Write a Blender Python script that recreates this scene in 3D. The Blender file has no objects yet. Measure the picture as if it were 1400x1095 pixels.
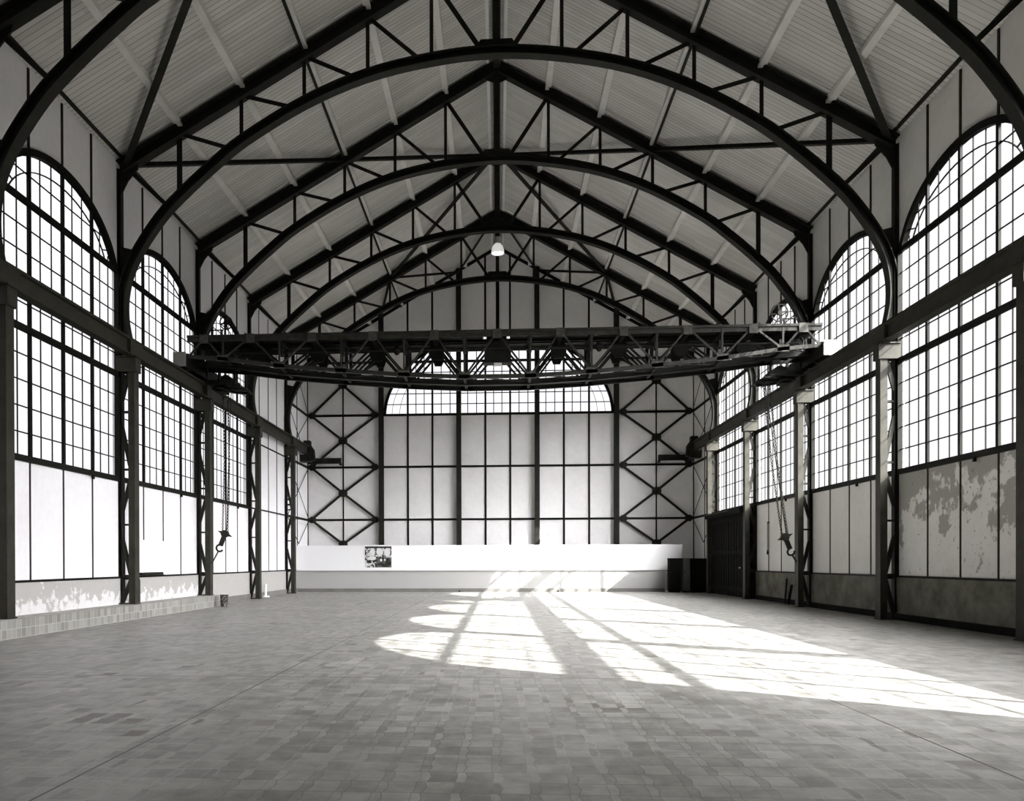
import bpy, math, random
from mathutils import Vector, Matrix
random.seed(7)
C = bpy.context.scene.collection
PI = math.pi
# ------------------------------------------------------------------ dimensions (metres, floor z = 0)
HZ = 1.47                       # eye height
S = 5.4204                      # bay length
T1 = 20.3926
TY = {i: T1 + (i-1)*S for i in range(-3, 5)}     # truss / column lines
YB = 41.07                      # back wall
YF = TY[-3] + 0.9               # front wall, behind the camera
H2, H1, H3, H4, H6 = -0.387+HZ, 2.206+HZ, 4.957+HZ, 7.667+HZ, 10.42+HZ
WTOP = 10.62+HZ
def roof(x): return 16.35+HZ - 0.57*abs(x)       # underside of the boarding
P = 1.3041                      # mullion pitch

# ------------------------------------------------------------------ mesh builder
class MB:
    def __init__(s): s.v = []; s.f = []
    def add(s, vs, fs):
        n = len(s.v); s.v += [tuple(v) for v in vs]; s.f += [tuple(i+n for i in f) for f in fs]; return s
    def box(s, a, b):
        x0, x1 = sorted((a[0], b[0])); y0, y1 = sorted((a[1], b[1])); z0, z1 = sorted((a[2], b[2]))
        return s.add([(x0,y0,z0),(x1,y0,z0),(x1,y1,z0),(x0,y1,z0),(x0,y0,z1),(x1,y0,z1),(x1,y1,z1),(x0,y1,z1)],
              [(0,3,2,1),(4,5,6,7),(0,1,5,4),(1,2,6,5),(2,3,7,6),(3,0,4,7)])
    def bar(s, p, q, w, h, up=(0,0,1)):
        p = Vector(p); q = Vector(q); d = (q-p).normalized(); up = Vector(up)
        sd = d.cross(up)
        if sd.length < 1e-4: sd = d.cross(Vector((1,0,0)))
        sd.normalize(); u = sd.cross(d).normalized()
        vs = [c + sd*a*w/2 + u*b*h/2 for c in (p, q) for a, b in ((-1,-1),(1,-1),(1,1),(-1,1))]
        return s.add(vs, [(0,1,2,3),(7,6,5,4),(0,4,5,1),(1,5,6,2),(2,6,7,3),(3,7,4,0)])
    def angle(s, p, q, w, t=0.012, up=(0,0,1), flip=1):
        # rolled T section: flange and web
        p = Vector(p); q = Vector(q); d = (q-p).normalized()
        sd = d.cross(Vector(up))
        if sd.length < 1e-4: sd = d.cross(Vector((1,0,0)))
        sd.normalize(); u = sd.cross(d).normalized()*flip
        s.bar(p, q, w, t, up); o = u*w*0.35
        return s.bar(p+o, q+o, t, w*0.7, up)
    def ibeam(s, p, q, w, h, t=0.03, up=(0,0,1)):
        p = Vector(p); q = Vector(q); d = (q-p).normalized(); sd = d.cross(Vector(up)).normalized(); u = sd.cross(d).normalized()
        s.bar(p+u*(h/2-t/2), q+u*(h/2-t/2), w, t, up); s.bar(p-u*(h/2-t/2), q-u*(h/2-t/2), w, t, up)
        return s.bar(p, q, t*0.8, h-2*t, up)
    def sweep(s, pts, w, h, axis=(0,1,0)):
        pts = [Vector(p) for p in pts]; ax = Vector(axis).normalized(); n = len(pts); vs = []
        for i, p in enumerate(pts):
            t = (pts[min(i+1,n-1)] - pts[max(i-1,0)]).normalized(); nn = ax.cross(t).normalized()
            for a, b in ((-1,-1),(1,-1),(1,1),(-1,1)): vs.append(p + ax*a*w/2 + nn*b*h/2)
        fs = []
        for i in range(n-1):
            for k in range(4): a = i*4+k; b = i*4+(k+1)%4; fs.append((a, b, b+4, a+4))
        fs += [(3,2,1,0), tuple((n-1)*4+k for k in range(4))]
        return s.add(vs, fs)
    def tube(s, pts, r, seg=8, closed=False):
        pts = [Vector(p) for p in pts]; n = len(pts); vs = []
        ref = Vector((0.31,0.52,0.79))
        for i, p in enumerate(pts):
            if closed: t = pts[(i+1)%n]-pts[i-1]
            else: t = pts[min(i+1,n-1)]-pts[max(i-1,0)]
            t.normalize(); a = t.cross(ref).normalized(); b = t.cross(a)
            for k in range(seg): an = 2*PI*k/seg; vs.append(p + (a*math.cos(an)+b*math.sin(an))*r)
        fs = []
        for i in range(n if closed else n-1):
            j = (i+1) % n
            for k in range(seg): k2 = (k+1)%seg; fs.append((i*seg+k, i*seg+k2, j*seg+k2, j*seg+k))
        if not closed: fs += [tuple(reversed(range(seg))), tuple((n-1)*seg+k for k in range(seg))]
        return s.add(vs, fs)
    def cyl(s, p, q, r, seg=20): return s.tube([p, q], r, seg)
    def lathe(s, prof, c, seg=28):
        n = len(prof); vs = []
        for r, z in prof:
            for k in range(seg): an = 2*PI*k/seg; vs.append((c[0]+r*math.cos(an), c[1]+r*math.sin(an), c[2]+z))
        fs = [(i*seg+k, i*seg+(k+1)%seg, (i+1)*seg+(k+1)%seg, (i+1)*seg+k) for i in range(n-1) for k in range(seg)]
        return s.add(vs, fs)
    def prism(s, poly, thick, axis):
        # poly: 3D points of a planar convex polygon, extruded along axis*thick (centred)
        ax = Vector(axis).normalized()*thick/2; n = len(poly)
        vs = [Vector(p)-ax for p in poly] + [Vector(p)+ax for p in poly]
        fs = [tuple(range(n)), tuple(reversed(range(n, 2*n)))] + [(i, i+n, (i+1)%n+n, (i+1)%n) for i in range(n)]
        return s.add(vs, fs)
    def ring(s, c, r, axis, tr, seg=28, rs=8):
        ax = Vector(axis).normalized(); a = ax.orthogonal().normalized(); b = ax.cross(a)
        return s.tube([Vector(c)+(a*math.cos(2*PI*k/seg)+b*math.sin(2*PI*k/seg))*r for k in range(seg)], tr, rs, True)
    def obj(s, name, m, parent=None, smooth=False):
        me = bpy.data.meshes.new(name); me.from_pydata(s.v, [], s.f)
        import bmesh
        bm = bmesh.new(); bm.from_mesh(me); bmesh.ops.recalc_face_normals(bm, faces=bm.faces); bm.to_mesh(me); bm.free()
        if smooth:
            for p in me.polygons: p.use_smooth = True
            try: me.set_sharp_from_angle(angle=0.6)
            except Exception: pass
        me.materials.append(m)
        o = bpy.data.objects.new(name, me); C.objects.link(o)
        if parent:
            o.parent = parent
            o.matrix_parent_inverse = Matrix.Translation(-W0(parent))
        return o
def W0(o):
    v = Vector(o.location)
    while o.parent: o = o.parent; v = v + Vector((0,0,0)) if o.type == 'MESH' else v
    return v
def tag(o, label, cat, group=None):
    o['label'] = label; o['category'] = cat
    if group: o['group'] = group
    return o
def thing(name, label, cat, loc=(0,0,0), group=None):
    o = bpy.data.objects.new(name, None); C.objects.link(o); o.location = loc; o.empty_display_size = 0.3
    return tag(o, label, cat, group)
def struct(o, label=None, cat=None):
    o['kind'] = 'structure'
    if label: o['label'] = label
    if cat: o['category'] = cat
    return o

# ------------------------------------------------------------------ materials
def mat(name, col, rough=0.7, spec=0.3, metal=0.0):
    m = bpy.data.materials.new(name); m.use_nodes = True
    b = m.node_tree.nodes['Principled BSDF']
    b.inputs['Base Color'].default_value = (*col, 1); b.inputs['Roughness'].default_value = rough
    b.inputs['Specular IOR Level'].default_value = spec; b.inputs['Metallic'].default_value = metal
    return m
class N:
    def __init__(s, m): s.nt = m.node_tree; s.b = s.nt.nodes['Principled BSDF']
    def new(s, t, **k):
        n = s.nt.nodes.new(t)
        for a, v in k.items(): setattr(n, a, v)
        return n
    def link(s, a, b): s.nt.links.new(a, b)
    def math(s, op, a, b=None, c=None):
        n = s.new('ShaderNodeMath', operation=op)
        for i, v in enumerate((a, b, c)):
            if v is None: continue
            if isinstance(v, (int, float)): n.inputs[i].default_value = v
            else: s.link(v, n.inputs[i])
        return n.outputs[0]
    def xyz(s):
        t = s.new('ShaderNodeTexCoord'); x = s.new('ShaderNodeSeparateXYZ'); s.link(t.outputs['Object'], x.inputs[0])
        return t.outputs['Object'], x.outputs
    def comb(s, x, y, z=0.0):
        n = s.new('ShaderNodeCombineXYZ')
        for i, v in enumerate((x, y, z)):
            if isinstance(v, (int, float)): n.inputs[i].default_value = v
            else: s.link(v, n.inputs[i])
        return n.outputs[0]
    def noise(s, vec, scale, detail=4, rough=0.55):
        n = s.new('ShaderNodeTexNoise'); n.inputs['Scale'].default_value = scale; n.inputs['Detail'].default_value = detail
        n.inputs['Roughness'].default_value = rough; s.link(vec, n.inputs['Vector']); return n.outputs[0]
    def wnoise(s, vec):
        n = s.new('ShaderNodeTexWhiteNoise', noise_dimensions='3D'); s.link(vec, n.inputs['Vector']); return n.outputs['Value']
    def ramp(s, f, a, b, lo=0.0, hi=1.0, smooth=False):
        n = s.new('ShaderNodeMapRange', interpolation_type='SMOOTHSTEP' if smooth else 'LINEAR'); s.link(f, n.inputs[0])
        for i, v in zip((1,2,3,4), (a, b, lo, hi)): n.inputs[i].default_value = v
        return n.outputs[0]
    def mix(s, f, a, b):
        n = s.new('ShaderNodeMix', data_type='RGBA')
        if isinstance(f, (int, float)): n.inputs[0].default_value = f
        else: s.link(f, n.inputs[0])
        for i, v in ((6, a), (7, b)):
            if isinstance(v, tuple): n.inputs[i].default_value = (*v, 1)
            else: s.link(v, n.inputs[i])
        return n.outputs[2]
    def scale(s, col, f):
        n = s.new('ShaderNodeVectorMath', operation='SCALE'); s.link(col, n.inputs[0])
        if isinstance(f, (int, float)): n.inputs['Scale'].default_value = f
        else: s.link(f, n.inputs['Scale'])
        return n.outputs[0]
    def bump(s, h, st=0.3, d=0.01):
        n = s.new('ShaderNodeBump'); n.inputs['Strength'].default_value = st; n.inputs['Distance'].default_value = d
        s.link(h, n.inputs['Height']); s.link(n.outputs[0], s.b.inputs['Normal'])

def wear(name, c0, c1, scale=3.0, rough=0.6, spec=0.3, metal=0.0, lo=0.35, hi=0.7):
    m = mat(name, c0, rough, spec, metal); n = N(m); v, _ = n.xyz()
    n.link(n.mix(n.ramp(n.noise(v, scale, 5, 0.6), lo, hi), c0, c1), n.b.inputs['Base Color']); return m
STEEL = wear('dark_steel_paint', (0.014,0.014,0.0105), (0.022,0.022,0.0165), 2.5, 0.6, 0.12)
COLUMN = wear('column_paint', (0.027,0.026,0.020), (0.044,0.042,0.032), 3.0, 0.55, 0.12)
CRANE = wear('crane_paint_shaded', (0.0075,0.0075,0.006), (0.013,0.0125,0.010), 4.0, 0.55, 0.10)  # darker copy of the crane paint, shade of deck and inner girders in colour
CRANE_L = wear('crane_paint_front_lit', (0.017,0.0168,0.0135), (0.036,0.035,0.029), 6.0, 0.5, 0.15)  # paler copy for the front girder, sunlight put into its colour
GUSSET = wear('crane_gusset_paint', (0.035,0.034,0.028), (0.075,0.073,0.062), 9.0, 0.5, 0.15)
FRAME = mat('window_steel', (0.008,0.008,0.006), 0.6, 0.08)
PURLIN = wear('purlin_paint', (0.74,0.73,0.70), (0.64,0.63,0.60), 2.0, 0.6, 0.2)
ENDPL = mat('grey_end_paint', (0.16,0.157,0.14), 0.6, 0.2)
THIN = mat('mullion_paint', (0.030,0.029,0.023), 0.6, 0.1)
DARKWOOD = wear('black_stained_wood', (0.005,0.005,0.004), (0.009,0.009,0.007), 5.0, 0.75, 0.04)
GREYBOX = wear('grey_cabinet_paint', (0.09,0.09,0.075), (0.07,0.07,0.06), 3.0, 0.5, 0.3)
WHITEP = mat('white_board_paint', (0.86,0.855,0.86), 0.6, 0.2)
GREYP = mat('pale_grey_board', (0.42,0.415,0.40), 0.7, 0.15)
SKIRT = wear('skirting', (0.16,0.155,0.14), (0.21,0.205,0.19), 2.0, 0.6, 0.2)
LAMPM = mat('lamp_glass', (0.80,0.79,0.77), 0.3, 0.5)
LAMPM.node_tree.nodes['Principled BSDF'].inputs['Emission Color'].default_value = (1,0.99,0.97,1)
LAMPM.node_tree.nodes['Principled BSDF'].inputs['Emission Strength'].default_value = 0.5
ALU = mat('lamp_aluminium', (0.45,0.45,0.44), 0.35, 0.5, 0.6)
TIN = wear('tin_rust', (0.016,0.016,0.013), (0.20,0.19,0.17), 14.0, 0.5, 0.4, 0.0, 0.5, 0.62)
PAPER = mat('white_paper', (0.85,0.85,0.85), 0.8, 0.1)

def plaster(name, c, c2, peel=False, low=False):
    m = mat(name, c, 0.85, 0.1); n = N(m); v, x = n.xyz()
    base = n.mix(n.ramp(n.noise(v, 0.9, 5, 0.6), 0.35, 0.75), c, c2)
    fine = n.noise(v, 6.0, 6, 0.7)
    if peel:   # flaked distemper on the panels of the nearest bay of the right wall
        pn = n.noise(v, 1.1, 8, 0.62)
        lvl = n.math('ADD', n.ramp(x[2], 1.2, 3.6, -0.16, 0.13), pn)
        patch = n.math('MULTIPLY', n.ramp(lvl, 0.50, 0.53, 0, 1), n.math('LESS_THAN', x[1], TY[1]-0.06))
        patch = n.math('MULTIPLY', patch, n.math('MULTIPLY', n.math('LESS_THAN', x[2], H1), n.math('GREATER_THAN', x[2], H2)))
        base = n.mix(patch, base, (0.33,0.325,0.29))
        sp = n.math('MULTIPLY', n.ramp(n.noise(v, 7.0, 6, 0.7), 0.60, 0.68), n.math('LESS_THAN', x[1], TY[1]-0.06))
        base = n.mix(n.math('MULTIPLY', sp, n.math('LESS_THAN', x[2], H1)), base, (0.16,0.155,0.13))
        pl = n.math('LESS_THAN', x[2], H2)
        st = n.ramp(n.noise(v, 1.6, 6, 0.65), 0.35, 0.7)
        base = n.mix(pl, base, n.mix(st, (0.085,0.082,0.064), (0.19,0.182,0.15)))
    if low:    # flaking along the foot of the left wall
        pl = n.math('LESS_THAN', x[2], H2)
        fl = n.ramp(n.math('ADD', n.noise(v, 3.2, 7, 0.7), n.ramp(x[2], 0.3, 0.95, 0.16, -0.12)), 0.50, 0.54)
        fl = n.math('MULTIPLY', fl, n.math('LESS_THAN', x[1], TY[2]))
        dk = n.ramp(n.noise(v, 11.0, 5, 0.6), 0.66, 0.72)
        pc = n.mix(fl, (0.44,0.43,0.405), (0.70,0.69,0.68))
        pc = n.mix(n.math('MULTIPLY', dk, n.ramp(n.noise(v, 1.3, 2), 0.5, 0.6)), pc, (0.25,0.24,0.22))
        base = n.mix(pl, base, pc)
    base = n.scale(base, n.ramp(fine, 0.3, 0.7, 0.95, 1.03))
    n.link(base, n.b.inputs['Base Color']); n.bump(fine, 0.15, 0.01); return m
PL_L = plaster('plaster_left', (0.86,0.85,0.86), (0.82,0.81,0.82), low=True)
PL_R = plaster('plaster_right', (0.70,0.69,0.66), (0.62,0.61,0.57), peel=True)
PL_B = plaster('plaster_back', (0.76,0.75,0.74), (0.70,0.69,0.68))

def boards():
    m = mat('ceiling_boards', (0.5,0.5,0.48), 0.7, 0.2); n = N(m); v, x = n.xyz()
    t = n.math('DIVIDE', x[1], 0.145); fr = n.math('FRACT', t); idx = n.math('FLOOR', t)
    seg = n.math('FLOOR', n.math('ADD', n.math('DIVIDE', x[0], 3.3), n.math('MULTIPLY', n.wnoise(n.comb(idx, 3.0)), 9.0)))
    rnd = n.wnoise(n.comb(idx, seg, 1.0))
    gap = n.math('LESS_THAN', fr, n.ramp(n.wnoise(n.comb(idx, 8.0)), 0, 1, 0.05, 0.11))
    col = n.mix(rnd, (0.55,0.54,0.51), (0.65,0.64,0.605))
    grime = n.ramp(n.noise(v, 0.5, 4, 0.6), 0.4, 0.7, 1.0, 0.88)
    col = n.scale(n.mix(gap, col, (0.17,0.165,0.14)), grime)
    n.link(col, n.b.inputs['Base Color']); return m
BOARD = boards()

def floor_mat():
    m = mat('floor_tiles', (0.3,0.3,0.28), 0.55, 0.35); n = N(m); v, x = n.xyz()
    px, py = 0.25, 0.25
    row = n.math('FLOOR', n.math('DIVIDE', x[1], py)); fv = n.math('FRACT', n.math('DIVIDE', x[1], py))
    dv = n.math('ABSOLUTE', n.math('SUBTRACT', fv, 0.5))
    jit = n.math('MULTIPLY', n.wnoise(n.comb(row, 5.0)), 0.10)
    xx = n.math('ADD', n.math('ADD', n.math('DIVIDE', x[0], px), jit), n.math('MULTIPLY', dv, 0.05))
    cu = n.math('FLOOR', xx); fu = n.math('FRACT', xx)
    fb = n.math('SUBTRACT', n.math('ADD', 0.30, 0.0), n.math('MULTIPLY', dv, 0.13))
    ins = n.math('LESS_THAN', fu, fb)
    rnd = n.wnoise(n.comb(cu, row, ins))
    g1 = n.math('LESS_THAN', fu, 0.022); g2 = n.math('LESS_THAN', n.math('ABSOLUTE', n.math('SUBTRACT', fu, fb)), 0.014)
    g3 = n.math('GREATER_THAN', dv, 0.478)
    grout = n.math('MINIMUM', n.math('ADD', n.math('ADD', g1, g2), g3), 1.0)
    big = n.noise(v, 0.35, 5, 0.6); med = n.noise(v, 1.7, 5, 0.65)
    tone = n.math('ADD', n.math('MULTIPLY', rnd, 0.24), n.math('MULTIPLY', med, 0.76))
    grit = n.noise(v, 5.0, 6, 0.7)
    tone = n.math('ADD', n.math('MULTIPLY', tone, 0.62), n.math('MULTIPLY', grit, 0.38))
    col = n.mix(n.ramp(tone, 0.36, 0.64), (0.175,0.17,0.148), (0.405,0.40,0.37))
    wet = n.math('MULTIPLY', n.ramp(n.noise(v, 0.8, 4, 0.6), 0.56, 0.66), n.ramp(n.math('ABSOLUTE', n.math('ADD', x[0], 1.2)), 3.0, 1.0))
    wet = n.math('MULTIPLY', wet, n.ramp(x[1], 10.5, 7.5))
    col = n.mix(n.math('MULTIPLY', wet, 0.55), col, (0.10,0.096,0.08))
    col = n.mix(n.math('MULTIPLY', n.ramp(rnd, 0.90, 0.91), n.ramp(big, 0.45, 0.6)), col, (0.14,0.135,0.115))
    gc = n.mix(n.ramp(n.noise(v, 0.45, 3), 0.48, 0.56), (0.085,0.082,0.066), (0.46,0.455,0.43))
    col = n.mix(n.math('MULTIPLY', grout, 0.6), col, gc)
    for xc in (-2.86, 3.53):
        col = n.mix(n.math('LESS_THAN', n.math('ABSOLUTE', n.math('SUBTRACT', x[0], xc)), 0.010), col, (0.07,0.065,0.05))
    col = n.mix(n.math('LESS_THAN', n.math('ABSOLUTE', n.math('SUBTRACT', x[1], 10.0)), 0.016), col, (0.12,0.115,0.095))
    col = n.scale(col, n.ramp(big, 0.3, 0.7, 0.84, 1.12))
    n.link(col, n.b.inputs['Base Color'])
    n.link(n.ramp(med, 0.3, 0.7, 0.38, 0.55), n.b.inputs['Roughness']); n.b.inputs['Specular IOR Level'].default_value = 0.40
    n.bump(n.math('ADD', n.math('MULTIPLY', grout, -1.0), n.math('MULTIPLY', rnd, 0.35)), 0.25, 0.004); return m
FLOOR = floor_mat()

def curb_mat():
    m = mat('curb_tiles', (0.4,0.4,0.38), 0.5, 0.3); n = N(m); v, x = n.xyz()
    u = n.math('DIVIDE', x[1], 0.155); w = n.math('DIVIDE', x[2], 0.185)
    rnd = n.wnoise(n.comb(n.math('FLOOR', u), n.math('FLOOR', w), 2.0))
    g = n.math('MAXIMUM', n.math('LESS_THAN', n.math('FRACT', u), 0.07), n.math('LESS_THAN', n.math('FRACT', w), 0.06))
    col = n.mix(rnd, (0.20,0.195,0.175), (0.33,0.325,0.30))
    n.link(n.mix(g, col, (0.44,0.43,0.41)), n.b.inputs['Base Color']); return m
CURB = curb_mat()

def poster_mat(cx, cz, w, h):
    m = mat('poster_print', (0.1,0.1,0.1), 0.6, 0.2); n = N(m); v, x = n.xyz()
    u = n.math('DIVIDE', n.math('SUBTRACT', x[0], cx), w/2); q = n.math('DIVIDE', n.math('SUBTRACT', x[2], cz), h/2)
    nz = n.noise(v, 7.5, 3, 0.6)
    col = n.mix(n.ramp(nz, 0.46, 0.54), (0.018,0.018,0.014), (0.62,0.62,0.62))
    low = n.math('MULTIPLY', n.ramp(q, 0.02, -0.1), n.ramp(u, -0.25, -0.1))
    col = n.mix(n.math('MULTIPLY', low, 0.85), col, (0.018,0.018,0.014))
    for ex, ez, a, b in ((-0.42,0.45,0.20,0.36), (0.12,0.48,0.26,0.36), (0.68,0.42,0.24,0.40), (-0.45,-0.12,0.3,0.2), (-0.85,-0.72,0.10,0.16), (0.22,-0.3,0.09,0.14), (0.5,-0.28,0.07,0.1)):
        d = n.math('ADD', n.math('POWER', n.math('DIVIDE', n.math('SUBTRACT', u, ex), a), 2.0), n.math('POWER', n.math('DIVIDE', n.math('SUBTRACT', q, ez), b), 2.0))
        col = n.mix(n.ramp(n.math('ADD', d, nz), 1.6, 1.2), col, (0.70,0.70,0.69))
    n.link(n.mix(n.ramp(n.math('ADD', q, n.math('MULTIPLY', nz, 0.2)), 0.92, 0.98), col, (0.018,0.018,0.014)), n.b.inputs['Base Color']); return m

def glass_mat():
    m = bpy.data.materials.new('window_glass'); m.use_nodes = True; nt = m.node_tree; nt.nodes.clear()
    o = nt.nodes.new('ShaderNodeOutputMaterial'); mx = nt.nodes.new('ShaderNodeMixShader')
    t = nt.nodes.new('ShaderNodeBsdfTransparent'); g = nt.nodes.new('ShaderNodeBsdfGlossy')
    t.inputs[0].default_value = (0.93,0.93,0.94,1); g.inputs['Roughness'].default_value = 0.08
    mx.inputs[0].default_value = 0.05
    nt.links.new(t.outputs[0], mx.inputs[1]); nt.links.new(g.outputs[0], mx.inputs[2]); nt.links.new(mx.outputs[0], o.inputs[0]); return m
GLASS = glass_mat()

# ------------------------------------------------------------------ floor, walls, ceiling
struct(MB().box((-10.3, YF-0.2, -0.15), (10.3, YB+0.2, 0)).obj('floor', FLOOR), 'worn floor of small rectangular tiles, mid grey', 'floor')
AR, BR, CR = 2.63, 1.87, 7.25+HZ          # side window arch
def arch(u): return CR + BR*math.sqrt(max(0, 1-(u/AR)**2))
WT = 0.12
def side_wall(side, name, m, win):
    b = MB(); x0, x1 = side*10.0, side*(10.0+WT)
    ys = [YF] + [TY[i] for i in range(-2, 5)] + [YB]
    for k in range(len(ys)-1):
        a, c = ys[k], ys[k+1]
        i = k-2                                     # bay index: bay i lies between line i-1... (0 = bay before line 0)
        if k-3 in win:                              # bay from TY[j] to TY[j+1], j = k-3
            mid = (a+c)/2
            b.box((x0, a, 0), (x1, c, H1)); us = 2.60
            b.box((x0, a, H1), (x1, mid-us, H4)); b.box((x0, mid+us, H1), (x1, c, H4))
            n = 28; us = [2.56*math.sin(PI/2*(2*j/n-1)) for j in range(n+1)]
            b.box((x0, a, H4), (x1, mid-2.56, WTOP)); b.box((x0, mid+2.56, H4), (x1, c, WTOP))
            for j in range(n):
                u0, u1 = us[j], us[j+1]
                b.prism([(side*(10+WT/2), mid+u0, arch(u0)), (side*(10+WT/2), mid+u1, arch(u1)), (side*(10+WT/2), mid+u1, WTOP), (side*(10+WT/2), mid+u0, WTOP)], WT, (1,0,0))
        else:
            b.box((x0, a, 0), (x1, c, WTOP))
    b.box((side*9.96, YF, 0), (side*10.0, YB, H2-0.03))
    return struct(b.obj(name, m))
WIN_L = [-2, -1, 0, 1, 2]; WIN_R = [-2, -1, 0, 1, 2, 3]
wl = side_wall(-1, 'wall_left', PL_L, WIN_L); tag(wl, 'long white plastered wall on the left between steel mullions', 'wall')
wr = side_wall(1, 'wall_right', PL_R, WIN_R); tag(wr, 'long grey stained plaster wall on the right, in shade', 'wall')
# back wall with its wide arched window
AB, BB, CB = 5.97, 4.30, 7.62+HZ
def archb(u): return CB + BB*math.sqrt(max(0, 1-(u/AB)**2))
b = MB(); y0, y1 = YB, YB+WT; ym = (y0+y1)/2
b.box((-10.12, y0, 0), (10.12, y1, H4))
n = 40; us = [AB*0.9999*math.sin(PI/2*(2*j/n-1)) for j in range(n+1)]
for sg in (-1, 1):
    b.prism([(sg*AB, ym, H4), (sg*10.12, ym, H4), (sg*10.12, ym, roof(10.12)+.05), (sg*AB, ym, roof(AB)+.05)], WT, (0,1,0))
for j in range(n):
    for p, q in (((us[j], us[j+1]),) if us[j]*us[j+1] >= 0 else ((us[j], 0), (0, us[j+1]))):
        b.prism([(p, ym, max(H4, archb(p))), (q, ym, max(H4, archb(q))), (q, ym, roof(q)+.05), (p, ym, roof(p)+.05)], WT, (0,1,0))
wb = struct(b.obj('wall_back', PL_B)); tag(wb, 'gable end wall of pale plaster panels with a wide arched window', 'wall')
b = MB(); b.prism([(-10.12, YF-.06, 0), (10.12, YF-.06, 0), (10.12, YF-.06, roof(10.12)+.05), (0, YF-.06, roof(0)+.05), (-10.12, YF-.06, roof(10.12)+.05)], 0.12, (0,1,0))
wf = struct(b.obj('wall_front', PL_B)); tag(wf, 'plain gable wall behind the viewpoint', 'wall')
b = MB()
for sg in (-1, 1):
    b.prism([(0, (YF+YB)/2, roof(0)+.0), (sg*10.25, (YF+YB)/2, roof(10.25)), (sg*10.25, (YF+YB)/2, roof(10.25)+.14), (0, (YF+YB)/2, roof(0)+.14)], YB-YF+0.5, (0,1,0))
ceil = struct(b.obj('ceiling', BOARD)); tag(ceil, 'pitched ceiling of narrow pale painted boards', 'ceiling')
bt = MB()
for i in range(-1, 5):
    for sg in (-1, 1):
        for off in (-0.27, 0.27):
            bt.bar((sg*0.2, TY[i]+off, roof(0.2)-.02), (sg*9.9, TY[i]+off, roof(9.9)-.02), 0.07, 0.05, (0,0,1))
for sg in (-1, 1):
    bt.bar((sg*0.28, YF, roof(.28)-.03), (sg*0.28, YB, roof(.28)-.03), 0.10, 0.06)
o = bt.obj('batten', PURLIN, ceil)

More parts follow.
